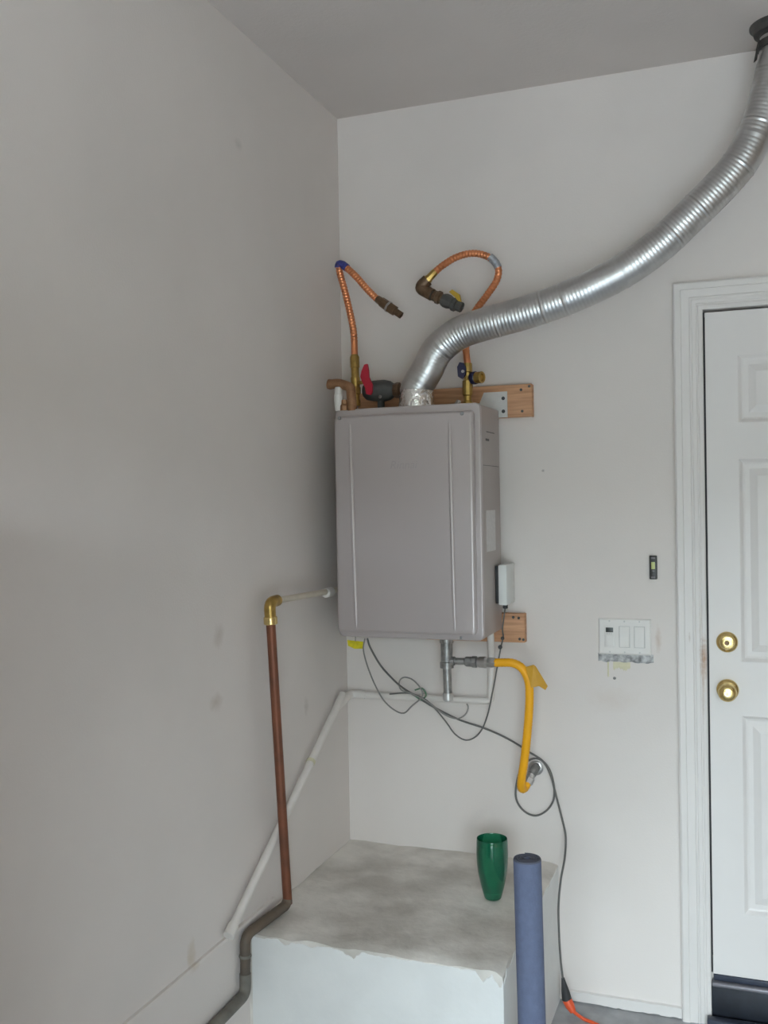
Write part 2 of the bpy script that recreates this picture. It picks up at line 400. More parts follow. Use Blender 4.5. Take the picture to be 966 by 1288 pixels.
turned('key_cylinder', (KX, FY - 0.0665, 1.031), (0, -1, 0), [(0, 0.009), (0.0012, 0.0085), (0.0012, 0.0045), (0.0002, 0.0038), (0.0002, 0)], 'bright_nickel', kn, seg=24)

th = struct(box('trim_2', (DX0 - 0.002, -0.002, 0.0), (DX1 + 0.002, 0.022, 0.119), 'threshold_dark', bevel=0.001), 'black riser and threshold under the door')
box('sweep', (DX0 + 0.004, 0.0, 0.134), (DX1 - 0.004, 0.03, 0.152), 'threshold_navy', th, bevel=0.002)
box('sill_lip', (DX0 - 0.001, -0.016, 0.120), (DX1 + 0.001, 0.03, 0.133), 'threshold_metal', th, bevel=0.004)
st = box('floor_step_plate', (1.183, -0.055, 0.001), (DX1 + 0.015, -0.0225, 0.036), 'threshold_navy', bevel=0.004)
tag(st, 'low dark navy strip lying on the floor under the door', 'step')

# ================================================================ concrete ledge
LX, LY, LZ = 0.727, -0.765, 0.443
lg = thing('concrete_ledge', 'grey concrete ledge with white-painted sides in the corner', 'ledge', (LX / 2, LY / 2, 0))
bm = bmesh.new()
nx, ny = 40, 40
def ltop(x, y):
    ex = min(LX - x, 0.03) / 0.03; ey = min(y - LY, 0.03) / 0.03
    e = max(0, 1 - ex) ** 2 + max(0, 1 - ey) ** 2
    return LZ + 0.004 * noise.noise(V((x * 9, y * 9, 0))) + 0.002 * noise.noise(V((x * 30, y * 30, 5))) - 0.012 * e * (0.6 + 0.8 * noise.noise(V((x * 18, y * 18, 9))))
g = [[bm.verts.new((0.001 + (LX - 0.001) * i / nx, -0.001 + (LY + 0.001) * j / ny, 0)) for j in range(ny + 1)] for i in range(nx + 1)]
for row in g:
    for v in row: v.co.z = ltop(v.co.x, v.co.y)
for i in range(nx):
    for j in range(ny): bm.faces.new((g[i][j], g[i + 1][j], g[i + 1][j + 1], g[i][j + 1]))
bot = {}
rim = [g[i][0] for i in range(nx + 1)] + [g[nx][j] for j in range(1, ny + 1)] + [g[i][ny] for i in range(nx - 1, -1, -1)] + [g[0][j] for j in range(ny - 1, 0, -1)]
bv = [bm.verts.new((v.co.x, v.co.y, 0.0)) for v in rim]
for k in range(len(rim)):
    k2 = (k + 1) % len(rim); bm.faces.new((rim[k], rim[k2], bv[k2], bv[k]))
bm.faces.new(bv)
from_bm('block', bm, 'ledge_concrete', lg, smooth=True, angle=35)
# painted coat on the front and right side, chipped along the top
def coat(name, pts_fn, n, normal, chips):
    bm = bmesh.new(); prev = None; N = V(normal) * 0.0016
    for k in range(n + 1):
        s = k / n; p = V(pts_fn(s))
        zt = LZ - 0.012 + 0.004 * noise.noise(V((s * 14, normal[0] * 3, 4))) + 0.003 * noise.noise(V((s * 50, normal[0], 2)))
        for c0, w_, dpt in chips:
            if abs(s - c0) < w_: zt -= dpt * (1 - (abs(s - c0) / w_) ** 2) * (0.8 + 0.5 * noise.noise(V((s * 60, 7, 1))))
        cur = [bm.verts.new(c_) for c_ in (V((p.x, p.y, zt)), V((p.x, p.y, zt - 0.002)) + N, V((p.x, p.y, 0)) + N, V((p.x, p.y, 0)))]
        if prev:
            for a in range(4): bm.faces.new((prev[a], prev[(a + 1) % 4], cur[(a + 1) % 4], cur[a]))
        else: bm.faces.new(cur)
        prev = cur
    bm.faces.new(prev)
    return from_bm(name, bm, 'ledge_paint', lg)
coat('front_paint_coat', lambda s: (0.02 + (LX - 0.02) * s, LY, 0), 150, (0, -1, 0), [(0.145, 0.03, 0.010), (0.42, 0.035, 0.016), (0.44, 0.02, 0.008), (0.25, 0.03, 0.006), (0.93, 0.03, 0.026), (0.985, 0.025, 0.034)])
coat('side_paint_coat', lambda s: (LX, LY - 0.0016 + (-LY) * s, 0), 110, (1, 0, 0), [(0.02, 0.03, 0.032), (0.10, 0.05, 0.012), (0.5, 0.05, 0.01), (0.8, 0.04, 0.008)])

# ================================================================ water heater
HX0, HX1, HZ0, HZ1, HYF, HYB = 0.091, 0.566, 1.196, 1.917, -0.303, -0.036
wh = thing('water_heater', 'silver-grey tankless water heater hung on the wall in the corner', 'water heater', ((HX0 + HX1) / 2, HYB, HZ0))
def rbox(lo, hi, r_, bm=None, axis=1, seg=5, er=0.004):
    """box with corners rounded in the x-z plane and eased front edge"""
    bm = bm or bmesh.new()
    def loop(y, ins):
        pts = []
        x0, x1, z0, z1 = lo[0] + ins, hi[0] - ins, lo[2] + ins, hi[2] - ins; rr = max(r_ - ins * 0.5, 0.001)
        for cx_, cz_, a0 in ((x1 - rr, z1 - rr, 0), (x0 + rr, z1 - rr, 90), (x0 + rr, z0 + rr, 180), (x1 - rr, z0 + rr, 270)):
            for k in range(seg + 1):
                a = math.radians(a0 + 90 * k / seg); pts.append(bm.verts.new((cx_ + rr * math.cos(a), y, cz_ + rr * math.sin(a))))
        return pts
    loops = [loop(hi[1], 0)]
    for k in range(5):
        a = math.radians(90 * k / 4); loops.append(loop(lo[1] + er * (1 - math.sin(a)), er * (1 - math.cos(a))))
    for A, B in zip(loops, loops[1:]):
        for k in range(len(A)): bm.faces.new((A[k], A[(k + 1) % len(A)], B[(k + 1) % len(A)], B[k]))
    bm.faces.new(loops[0]); bm.faces.new(loops[-1])
    return bm
body = from_bm('case', rbox((HX0 + 0.004, HYF + 0.034, HZ0 + 0.004), (HX1 - 0.003, HYB, HZ1 - 0.004), 0.006, er=0.003), 'heater_side', wh, smooth=True)
from_bm('flange', rbox((HX0, HYF + 0.022, HZ0), (HX1, HYF + 0.036, HZ1), 0.018, er=0.005), 'heater_case', wh, smooth=True)
cov = from_bm('front_cover', rbox((HX0 + 0.004, HYF, HZ0 + 0.018), (HX1 - 0.018, HYF + 0.026, HZ1 - 0.024), 0.014, er=0.010), 'heater_case', wh, smooth=True)
def rib(xa, xb, za, zb, parent):
    bm = bmesh.new(); prev = None; n = 30
    for k in range(n + 1):
        s = k / n; z = za + (zb - za) * s; x = xa + (xb - xa) * s
        f_ = min(1, 6 * s, 6 * (1 - s)) ** 0.6 if 0 < s < 1 else 0.02
        cur = [bm.verts.new((x + dx * 0.0070 * (0.35 + 0.65 * f_), HYF - h * 0.0050 * f_ + 0.0004, z)) for dx, h in ((-1, 0), (-0.7, 0.7), (-0.2, 1), (0.3, 0.9), (0.75, 0.5), (1, 0))]
        if prev:
            for a in range(5): bm.faces.new((prev[a], prev[a + 1], cur[a + 1], cur[a]))
        prev = cur
    return from_bm('rib', bm, 'heater_case', parent, smooth=True, angle=70)
rib((0.1597, -0.3030, 1.2270)[0], (0.1503, -0.3030, 1.8636)[0], 1.222, 1.872, cov)
rib((0.4813, -0.3030, 1.2291)[0], (0.4748, -0.3030, 1.8690)[0], 1.222, 1.872, cov)
for p in ((0.1156, -0.3030, 1.8876), (0.5149, -0.3030, 1.8839)): screw((p[0], HYF + 0.0005, p[2]), (0, -1, 0), 0.0062, cov)
screw(((0.4960, -0.3030, 1.2127)[0], HYF + 0.017, HZ0 + 0.009), (0, -1, 0), 0.0045, cov)
# faint maker's name printed on the cover
cu = bpy.data.curves.new('maker_name', 'FONT'); cu.body = 'Rinnai'; cu.size = 0.036; cu.align_x = 'CENTER'; cu.align_y = 'CENTER'; cu.extrude = 0.0003; cu.shear = 0.25
co = bpy.data.objects.new('tmp', cu); COL.objects.link(co)
bpy.context.view_layer.update()
me = bpy.data.meshes.new_from_object(co.evaluated_get(bpy.context.evaluated_depsgraph_get()))
bpy.data.objects.remove(co); me.name = 'maker_name'
LP = (0.3249, -0.3030, 1.7340)
me.transform(Matrix.Translation((LP[0], HYF - 0.0002, LP[2])) @ Matrix.Rotation(math.radians(90), 4, 'X'))
link('maker_name', me, 'logo_print', cov)
# side details
sx = HX1 - 0.003
stk = box('rating_sticker', (sx - 0.0005, -0.218, 1.462), (sx + 0.0006, -0.105, 1.590), 'sticker', wh)
box('vent_slot', (sx - 0.001, -0.20, 1.832), (sx + 0.001, -0.10, 1.8345), 'dark_grey_body', wh)
box('vent_slot', (sx - 0.001, -0.21, 1.805), (sx + 0.001, -0.17, 1.812), 'dark_grey_body', wh)
box('vent_slot', (sx - 0.001, -0.245, 1.728), (sx + 0.001, -0.05, 1.7295), 'dark_grey_body', wh)
# hanging bracket with holes
br = slab('hanging_bracket', [(0.10, -0.0322, 1.888), (0.592, -0.0322, 1.888), (0.592, -0.0322, 1.972), (0.515, -0.0322, 1.972), (0.500, -0.0322, 1.938), (0.10, -0.0322, 1.938)], 0.0036, 'galvanised', wh)
for z in (1.908, 1.950): turned('bracket_hole', (0.579, -0.0355, z), (0, -1, 0), [(0, 0.006), (0.0008, 0.006), (0.0008, 0)], 'dark_rubber', br, seg=12)
box('lower_bracket', (0.28, -0.036, 1.168), (0.38, -0.0325, 1.205), 'galvanised', wh, bevel=0.001)
# vent spigot in the top
VX, VY = 0.327, -0.170
turned('vent_spigot', (VX, VY, HZ1 - 0.006), (0, 0, 1), [(0, 0.066), (0.006, 0.066), (0.008, 0.0535), (0.05, 0.0535)], 'galvanised', wh, seg=40)

# wooden boards behind the heater
def board(name, x0, x1, z0, z1, label, screws):
    o = box(name, (x0, -0.032, z0), (x1, 0, z1), 'board_wood', bevel=0.0025)
    tag(o, label, 'board', 'wooden mounting boards behind the heater')
    for x, z in screws: screw((x, -0.032, z), (0, -1, 0), 0.0045, o, m_='dark_grey_body')
    return o
board('mounting_board', 0.07, 0.672, 1.888, 1.993, 'upper wooden mounting board sticking out beside the top of the heater', [(0.637, 1.975), (0.640, 1.906), (0.664, 1.985)])
board('mounting_board', 0.30, 0.637, 1.158, 1.252, 'lower wooden mounting board sticking out beside the foot of the heater', [(0.618, 1.238), (0.620, 1.170), (0.600, 1.240), (0.632, 1.168)])

# white control box on the right side of the heater
cb = thing('junction_box', 'small white junction box beside the right side of the heater', 'box', (0.60, -0.06, 1.28))
box('back_plate', (0.5635, -0.118, 1.293), (0.5745, -0.012, 1.412), 'dark_rubber', cb, bevel=0.002)
box('cover', (0.5740, -0.122, 1.288), (0.6010, -0.008, 1.416), 'box_white', cb, bevel=0.003)
turned('cable_gland', (0.588, -0.09, 1.288), (0, 0, -1), [(0, 0.008), (0.012, 0.008), (0.014, 0.005)], 'dark_rubber', cb, seg=12)

# ================================================================ exhaust duct
dt = thing('exhaust_duct', 'silver corrugated flexible duct rising from the heater to the ceiling', 'duct', (VX, VY, HZ1))
CXD = (1.4153, -0.1278, 2.9500)[0]
path = [(VX, VY, 1.965), (VX + 0.002, VY, 1.985), (0.3645, -0.1700, 2.0377), (0.4027, -0.1700, 2.1007), (0.4740, -0.1700, 2.1482), (0.5617, -0.1700, 2.1713), (0.6695, -0.1680, 2.1924), (0.7797, -0.1650, 2.2201), (0.8875, -0.1630, 2.2565), (0.9928, -0.1600, 2.3040), (1.0891, -0.1570, 2.3674),
        (1.1747, -0.1550, 2.4417), (1.2566, -0.1520, 2.5174), (1.3111, -0.1500, 2.5790), (1.3524, -0.1480, 2.6530), (1.3831, -0.1460, 2.7459), (1.4030, -0.1460, 2.8323), (CXD - 0.002, -0.146, 2.87), (CXD, -0.146, 2.915)]
SEAM = {9, 31, 66, 92, 104, 131, 137, 168, 186, 214, 229, 236, 262}
def corr(s, i): return 0.0512 - (0.0005 if i % 2 else 0.0) + (0.0012 if i in SEAM else 0)
sweep('duct_tube', spline(path, 0.0056), corr, 'aluminium_duct', dt, seg=44, angle=9)
turned('foil_collar', (VX, VY, HZ1 + 0.001), (0.06, 0, 1), [(0, 0.0575), (0.010, 0.0580), (0.020, 0.0560), (0.034, 0.0565), (0.048, 0.0545), (0.058, 0.0535), (0.060, 0.050)], 'foil_tape', dt, seg=36)
turned('ceiling_collar', (CXD, -0.146, 2.950), (0, 0, -1), [(0, 0.078), (0.004, 0.078), (0.010, 0.070), (0.024, 0.066), (0.026, 0.052), (0.034, 0.052)], 'dark_sheet_metal', dt, seg=36)
turned('duct_neck', (CXD, -0.146, 2.930), (0, 0, -1), [(0, 0.050), (0.03, 0.050)], 'galvanised', dt, seg=36)
turned('clamp_band', (CXD, -0.146, 2.905), (0, 0, -1), [(0, 0.0535), (0.001, 0.0565), (0.022, 0.0565), (0.023, 0.0535)], 'dark_sheet_metal', dt, seg=36)
slab('clamp_tail', [(CXD - 0.054, -0.166, 2.905), (CXD - 0.050, -0.176, 2.905), (CXD - 0.058, -0.176, 2.850), (CXD - 0.066, -0.168, 2.846)], 0.003, 'dark_sheet_metal', dt, normal=(-0.5, -1, 0))

# ================================================================ copper hoses on top of the heater
def hose(name, pts, r, parent, ripple):
    def rf(s, i):
        return r + (ripple * (1 if i % 2 else -1) if 0.04 < s < 0.9 else 0)
    return sweep(name, spline(pts, 0.0050), rf, 'copper_flex', parent, seg=16, angle=30)
# left hose
Y1 = -0.15
lh = thing('water_hose', 'bent copper flex hose with a red-handled brass valve, left of the duct', 'hose', (0.1089, -0.1500, 1.9407), 'copper flex hoses on top of the heater')
A = [(0.1092, -0.1500, 2.1081), (0.1077, -0.1500, 2.1761), (0.0976, -0.1500, 2.2370), (0.0793, -0.1500, 2.3171), (0.0607, -0.1500, 2.3870), (0.0648, -0.1520, 2.4071), (0.0885, -0.1550, 2.3936), (0.1229, -0.1580, 2.3610), (0.1620, -0.1600, 2.3155), (0.1947, -0.1600, 2.2816)]
hose('flex_hose', A, 0.0110, lh, 0.0008)
sweep('blue_sleeve', spline([(0.0569, -0.1500, 2.3978), (0.0601, -0.1510, 2.4091), (0.0737, -0.1530, 2.4060), (0.0913, -0.1550, 2.3921)], 0.004), 0.0130, 'blue_sleeve', lh, seg=14)
e0, e1 = V((0.1920, -0.1600, 2.2845)), V((0.2785, -0.1600, 2.2207)); ed = e1 - e0; eL = ed.length
fit = turned('end_nut', e0, ed, [(0, 0.010), (0.006, 0.0125), (0.018, 0.013), (0.022, 0.0155), (eL * 0.46, 0.0165)], 'bronze', lh, seg=8, angle=30)
turned('washer', e0 + ed * 0.46, ed, [(0, 0.0185), (eL * 0.06, 0.0185)], 'bright_nickel', lh, seg=24)
turned('hex_tail', e0 + ed * 0.52, ed, [(0, 0.018), (eL * 0.22, 0.018), (eL * 0.24, 0.0125), (eL * 0.47, 0.0125), (eL * 0.47, 0.008), (eL * 0.40, 0.008), (eL * 0.40, 0)], 'bronze', lh, seg=6, angle=30)
va = V((0.1116, -0.1500, 1.9380)); vb = V((0.1092, -0.1500, 2.1081)); vd = vb - va; vl = vd.length
turned('valve_body', va, vd, [(0, 0.015), (vl * .12, 0.015), (vl * .13, 0.0125), (vl * .22, 0.0125), (vl * .24, 0.017), (vl * .36, 0.017), (vl * .38, 0.0145), (vl * .55, 0.0155), (vl * .57, 0.0135), (vl * .74, 0.0135), (vl * .75, 0.0155), (vl * .95, 0.0155), (vl, 0.011)], 'brass', lh, seg=12, angle=30)
hd = pipe('valve_stem', [(0.1159, -0.1500, 2.0136), (0.1583, -0.1650, 2.0147)], 0.006, 'brass', lh)
ro = [(0.1543, -0.1700, 2.0688), (0.1641, -0.1700, 2.0707), (0.1678, -0.1700, 2.0498), (0.1688, -0.1700, 2.0291), (0.1808, -0.1700, 2.0026), (0.1790, -0.1700, 1.9795), (0.1733, -0.1700, 1.9694), (0.1594, -0.1700, 1.9728), (0.1557, -0.1700, 1.9937), (0.1449, -0.1700, 2.0150), (0.1396, -0.1700, 2.0309), (0.1442, -0.1700, 2.0487)]
slab('red_lever', ro, 0.010, 'red_handle', lh)
# grey pump body beside it
pm_ = thing('circulation_valve', 'dark grey round valve body lying on top of the heater beside the red handle', 'valve', (0.1902, -0.1200, 1.9523))
g0 = V((0.1270, -0.1150, 1.9902)); g1 = V((0.2363, -0.1150, 1.9869)); gd = g1 - g0; gl = gd.length
turned('round_body', g0, gd, [(0, 0.020), (gl * .1, 0.030), (gl * .30, 0.034), (gl * .65, 0.036), (gl * .85, 0.031), (gl, 0.020)], 'dark_grey_body', pm_, seg=28)
turned('brown_outlet', g1 - gd * .05, gd, [(0, 0.022), (0.010, 0.026), (0.022, 0.026), (0.024, 0.021), (0.034, 0.021)], 'bronze', pm_, seg=8, angle=30)
sc_ = V((0.1961, -0.1500, 1.9649)); turned('badge', sc_, (0, -1, 0), [(0, 0.006), (0.002, 0.005), (0.002, 0)], 'bright_nickel', pm_, seg=16)
pipe('foot', [V((0.1862, -0.1150, 1.9870)), V(((0.1862, -0.1150, 1.9870)[0], -0.115, HZ1 - 0.004))], 0.012, 'dark_grey_body', pm_)
# relief valve at the corner
rv = thing('relief_valve', 'small copper relief valve with a white collar at the left corner of the heater top', 'valve', (0.1035, -0.2720, 1.9358))
q0 = V((0.0689, -0.2720, 1.9984)); q1 = V((0.1427, -0.2720, 1.9867))
pipe('copper_elbow', [q0, V((0.1020, -0.2720, 2.0016)), q1, V((q1.x + 0.005, -0.272, HZ1 - 0.005))], 0.0155, 'copper_fitting', rv, bend=0.014)
turned('copper_cap', V((0.0634, -0.2720, 2.0012)), q1 - q0, [(0, 0.008), (0.003, 0.016), (0.014, 0.0165), (0.018, 0.0135)], 'copper_fitting', rv, seg=16)
w0 = V((0.1029, -0.2780, 1.9883))
turned('white_collar', w0, (0, 0, -1), [(0, 0.010), (0.006, 0.0125), (0.022, 0.0125), (0.023, 0.0145), (0.038, 0.0145), (w0.z - HZ1 + 0.004, 0.011)], 'white_plastic', rv, seg=20)
turned('copper_base', ((0.1203, -0.2720, 1.9551)[0], -0.272, HZ1 - 0.004), (0, 0, 1), [(0, 0.017), (0.016, 0.017), (0.02, 0.013), (0.034, 0.013)], 'copper_fitting', rv, seg=8, angle=30)

# right hose
rh = thing('water_hose', 'looped copper flex hose with bronze elbow and yellow lever, behind the duct', 'hose', (0.4771, -0.1000, 1.9471), 'copper flex hoses on top of the heater')
B_ = [((0.4763, -0.0900, 2.0606)), (0.4706, -0.0850, 2.1179), (0.4769, -0.0850, 2.1789), (0.5042, -0.0850, 2.2303), (0.5422, -0.0870, 2.2750), (0.5748, -0.0900, 2.3170), (0.5837, -0.0920, 2.3536), (0.5668, -0.0950, 2.3849), (0.5320, -0.1000, 2.4049), (0.4916, -0.1050, 2.4105), (0.4480, -0.1100, 2.4011), (0.4084, -0.1120, 2.3817), (0.3767, -0.1150, 2.3586)]
hose('flex_hose', B_, 0.0110, rh, 0.0008)
sweep('silver_sleeve', spline([(0.5571, -0.0970, 2.3955), (0.5694, -0.0950, 2.3834), (0.5790, -0.0930, 2.3690), (0.5827, -0.0920, 2.3587)], 0.004), 0.0126, 'silver_sleeve', rh, seg=14)
n0 = V((0.3822, -0.1150, 2.3632)); n1 = V((0.3421, -0.1180, 2.3254))
turned('brass_nut', n0, n1 - n0, [(0, 0.0105), (0.006, 0.0125), (0.030, 0.013), (0.031, 0.015), (0.046, 0.015)], 'brass', rh, seg=8, angle=30)
turned('nickel_ring', n0 + (n1 - n0) * 0.72, n1 - n0, [(0, 0.0165), (0.008, 0.0165)], 'bright_nickel', rh, seg=20)
el = [V((0.3554, -0.1170, 2.3372)), V((0.3256, -0.1180, 2.3140)), V((0.3723, -0.1220, 2.2860))]
pipe('bronze_elbow', el, 0.0195, 'bronze', rh, bend=0.03)
k0 = V((0.3667, -0.1210, 2.2892)); k1 = V((0.4706, -0.1250, 2.2363)); kd = k1 - k0; kl = kd.length
turned('nickel_ring', k0, kd, [(0, 0.0175), (0.007, 0.0175)], 'bright_nickel', rh, seg=20)
turned('union', k0 + kd * .08, kd, [(0, 0.017), (kl * .10, 0.018), (kl * .12, 0.0215), (kl * .22, 0.0215), (kl * .24, 0.016), (kl * .32, 0.016)], 'bronze', rh, seg=8, angle=30)
turned('valve_body', k0 + kd * .38, kd, [(0, 0.019), (kl * .08, 0.0225), (kl * .2, 0.0225), (kl * .3, 0.0185), (kl * .34, 0.022), (kl * .44, 0.022), (kl * .45, 0.0165), (kl * .62, 0.0165), (kl * .62, 0.010), (kl * .56, 0.010), (kl * .56, 0)], 'dark_grey_body', rh, seg=8, angle=30)
slab('yellow_lever', [(0.4369, -0.1420, 2.2841), (0.4475, -0.1420, 2.2907), (0.4708, -0.1420, 2.2735), (0.4756, -0.1420, 2.2504), (0.4652, -0.1420, 2.2539), (0.4550, -0.1420, 2.2673)], 0.012, 'yellow_lever', rh)
# right hand valve under the hose
bv0 = V(((0.4745, -0.0900, 1.9532)[0], -0.09, HZ1 - 0.004)); bv1 = V((0.4763, -0.0900, 2.0631))
bl = bv1 - bv0; bL = bl.length
turned('valve_body', bv0, bl, [(0, 0.016), (bL * .18, 0.016), (bL * .2, 0.0125), (bL * .3, 0.0125), (bL * .32, 0.0165), (bL * .62, 0.0165), (bL * .64, 0.013), (bL * .8, 0.013), (bL * .82, 0.016), (bL, 0.0145)], 'brass', rh, seg=10, angle=30)
s0 = V((0.4808, -0.0900, 2.0143)); s1 = V((0.5398, -0.1150, 2.0131))
turned('side_port', s0, s1 - s0, [(0, 0.013), (0.02, 0.013), (0.021, 0.0185), (0.052, 0.0185), (0.052, 0.013), (0.045, 0.012), (0.045, 0)], 'brass', rh, seg=20, angle=30)
turned('navy_ring', s0 + (s1 - s0) * .18, s1 - s0, [(0, 0.018), (0.004, 0.021), (0.016, 0.021), (0.02, 0.018)], 'navy_handle', rh, seg=12)
slab('navy_lever', [(0.4563, -0.1250, 2.0170), (0.4542, -0.1250, 2.0475), (0.4624, -0.1250, 2.0622), (0.4754, -0.1250, 2.0588), (0.4830, -0.1250, 2.0407), (0.4800, -0.1250, 2.0206), (0.4693, -0.1250, 2.0086)], 0.010, 'navy_handle', rh)
pipe('valve_stem', [(0.4731, -0.1370, 2.0323), (0.4710, -0.0920, 2.0300)], 0.005, 'bright_nickel', rh)
turned('nickel_foot', ((0.4430, -0.1100, 1.9530)[0], -0.12, HZ1 - 0.004), (0.35, 0.1, 1), [(0, 0.011), (0.014, 0.011), (0.032, 0.007)], 'bright_nickel', rh, seg=16)

# ================================================================ copper relief drain down the left wall
cp = thing('drain_pipe', 'brown copper pipe running down the left wall and over the ledge edge', 'pipe', (0.03, -0.53, 0.443))
PX = 0.050
top_e = V((0.0500, -0.6790, 1.3440)); foot = V((0.0500, -0.6034, 0.4812))
c1 = V((PX, top_e.y, top_e.z)); c2 = V((PX + 0.002, foot.y, 0.462))
sweep('copper_riser', [c1 + (c2 - c1) * 0.03, c2], 0.0135, 'copper_pipe', cp, seg=20)
eb = pipe('brass_elbow', [c1 + (c2 - c1) * 0.055, c1, c1 + V((0.002, 0.045, 0.002))], 0.0165, 'brass', cp, bend=0.022)
dn = (c2 - c1).normalized()
turned('brass_ring', c1 + dn * 0.040, dn, [(0, 0.018), (0.003, 0.0195), (0.020, 0.0195), (0.022, 0.017)], 'polished_brass', cp, seg=24)
cr0 = c1 + V((0.002, 0.035, 0.002)); cr1 = V((0.040, -0.285, 1.334))
sweep('cream_crossover', [cr0, V((0.050, -0.215, 1.336))], 0.0095, 'cream_plastic', cp, seg=16)
turned('white_coupling', (0.050, -0.290, 1.334), (0.0, 1, 0), [(0, 0.012), (0.004, 0.0155), (0.045, 0.0155), (0.048, 0.0125)], 'white_plastic', cp, seg=20)
pipe('heater_inlet', [(0.050, -0.225, 1.336), (0.050, -0.14, 1.337), (0.097, -0.14, 1.337)], 0.0095, 'cream_plastic', cp, bend=0.02)
ledge_y = LY - 0.026
f2 = V((0.029, LY - 0.055, 0.456)); f3 = V((0.029, LY - 0.057, 0.300))
pipe('aged_bend', [c2 + V((0, 0, 0.012)), V((PX + 0.001, foot.y - 0.012, 0.461)), f2, f2 + V((0, 0, -0.07))], 0.0145, 'aged_pipe', cp, bend=0.03)
turned('collar', f2 + V((0, 0, -0.050)), (0, 0, -1), [(0, 0.016), (0.004, 0.0175), (0.008, 0.016)], 'grey_dirty_pipe', cp, seg=20)
pipe('aged_drop', [f2 + V((0, 0, -0.058)), f3 + V((0, 0, 0.05))], 0.0138, 'aged_pipe', cp)
pipe('floor_run', [f3 + V((0, 0, 0.055)), f3, V((0.029, -1.45, 0.290))], 0.0155, 'grey_dirty_pipe', cp, bend=0.03)

# ================================================================ white painted pipe round the corner
wp = thing('painted_pipe', 'white painted pipe along the back wall and slanting down the left wall', 'pipe', (0.03, -0.03, 0.443))
WZ = 0.958
cornr = V((0.030, -0.030, WZ))
pipe('wall_run', [(0.045, -0.022, WZ), (0.500, -0.022, WZ + 0.003)], 0.0115, 'painted_pipe', wp)
pipe('riser', [(0.485, -0.022, WZ + 0.003), (0.519, -0.022, WZ + 0.003), (0.523, -0.023, 1.10), (0.527, -0.0445, 1.165), (0.527, -0.0475, 1.199)], 0.0115, 'painted_pipe', wp, bend=0.022)
d0 = V((0.022, -0.095, 0.972)); d1 = V((0.0220, -0.8891, 0.4912))
pipe('corner_elbow', [(0.075, -0.022, WZ), (0.022, -0.022, WZ + 0.004), d0 + (d1 - d0) * 0.07], 0.0135, 'painted_pipe', wp, bend=0.03)
pipe('slanted_run', [d0, d1], 0.0125, 'painted_pipe', wp)
dd = (d1 - d0)
turned('end_coupling', d0 + dd * 0.97, dd, [(0, 0.0135), (0.004, 0.0155), (0.036, 0.0155), (0.036, 0.011)], 'painted_pipe', wp, seg=20)
stp = V((0.0220, -0.3571, 0.9122))
turned('pipe_strap', d0 + dd * ((stp.y - d0.y) / dd.y), dd, [(0, 0.0125), (0.001, 0.0145), (0.011, 0.0145), (0.012, 0.0125)], 'cream_patch', wp, seg=20)

# ================================================================ gas connection
GY = -0.165
gs = thing('gas_line', 'iron gas fittings and bright yellow gas hose under the heater', 'gas line', (0.4141, -0.1650, 1.1761))
gx = (0.4130, -0.1650, 1.1152)[0]
gt = HZ0 + 0.006; gz = (0.4130, -0.1650, 1.1126)[2]
turned('tee_fitting', (gx, GY, gt), (0, 0, -1), [(0, 0.013), (0.012, 0.013), (0.013, 0.0215), (0.032, 0.0215), (0.034, 0.0188), (0.092, 0.0188), (0.094, 0.0215), (0.112, 0.0215), (0.114, 0.013)], 'gas_iron', gs, seg=20, angle=30)
g0, g1 = gt - 0.105, (0.4164, -0.1650, 1.0062)[2]
turned('drip_leg', (gx, GY, g0), (0.02, 0, -1), [(0, 0.0135), (g0 - g1, 0.0135)], 'gas_iron', gs, seg=20)
turned('drip_cap', (gx + 0.002, GY, g1 + 0.004), (0, 0, -1), [(0, 0.0155), (0.003, 0.0165), (0.022, 0.0165), (0.027, 0.012), (0.028, 0)], 'galvanised', gs, seg=16, angle=30)
turned('nipple', (gx, GY, gz), (1, 0, 0), [(0, 0.0145), (0.026, 0.0145), (0.027, 0.0105), (0.068, 0.0105)], 'gas_iron', gs, seg=16)
nx0 = gx + 0.060
turned('union_nut', (nx0, GY, gz), (1, 0, 0), [(0, 0.0135), (0.004, 0.016), (0.022, 0.016), (0.024, 0.0185), (0.038, 0.0185), (0.040, 0.014)], 'gas_iron', gs, seg=8, angle=30)
turned('valve', (nx0 + 0.040, GY, gz), (1, 0, 0), [(0, 0.013), (0.004, 0.013), (0.006, 0.017), (0.026, 0.0185), (0.032, 0.015), (0.034, 0.012)], 'bright_nickel', gs, seg=16, angle=30)
turned('flare_nut', (nx0 + 0.072, GY, gz), (1, 0, 0), [(0, 0.013), (0.003, 0.0165), (0.020, 0.0165), (0.032, 0.012)], 'bright_nickel', gs, seg=6, angle=30)
hs = [(nx0 + 0.095, GY, gz), (nx0 + 0.115, GY, gz + 0.001), (0.6267, -0.1650, 1.1139), (0.6561, -0.1630, 1.0975), (0.6736, -0.1600, 1.0607), (0.6758, -0.1560, 1.0156), (0.6710, -0.1500, 0.9498), (0.6618, -0.1420, 0.8729), (0.6496, -0.1320, 0.7946), (0.6381, -0.1180, 0.7398), (0.6336, -0.1000, 0.7066), (0.6385, -0.0760, 0.7003), (0.6479, -0.0580, 0.7216)]
def hr(s, i): return 0.0132 + (0.0004 if i % 2 else -0.0004)
sweep('yellow_hose', spline(hs, 0.005), hr, 'yellow_hose', gs, seg=20, angle=80)
slab('warning_tag', [(0.6694, -0.1780, 1.1055), (0.6943, -0.1780, 1.1139), (0.7016, -0.1780, 1.1093), (0.7363, -0.1720, 1.0488), (0.7288, -0.1720, 1.0362), (0.7097, -0.1740, 1.0478), (0.6858, -0.1780, 1.0425)], 0.002, 'yellow_tag', gs, normal=(0.2, -1, 0.1))
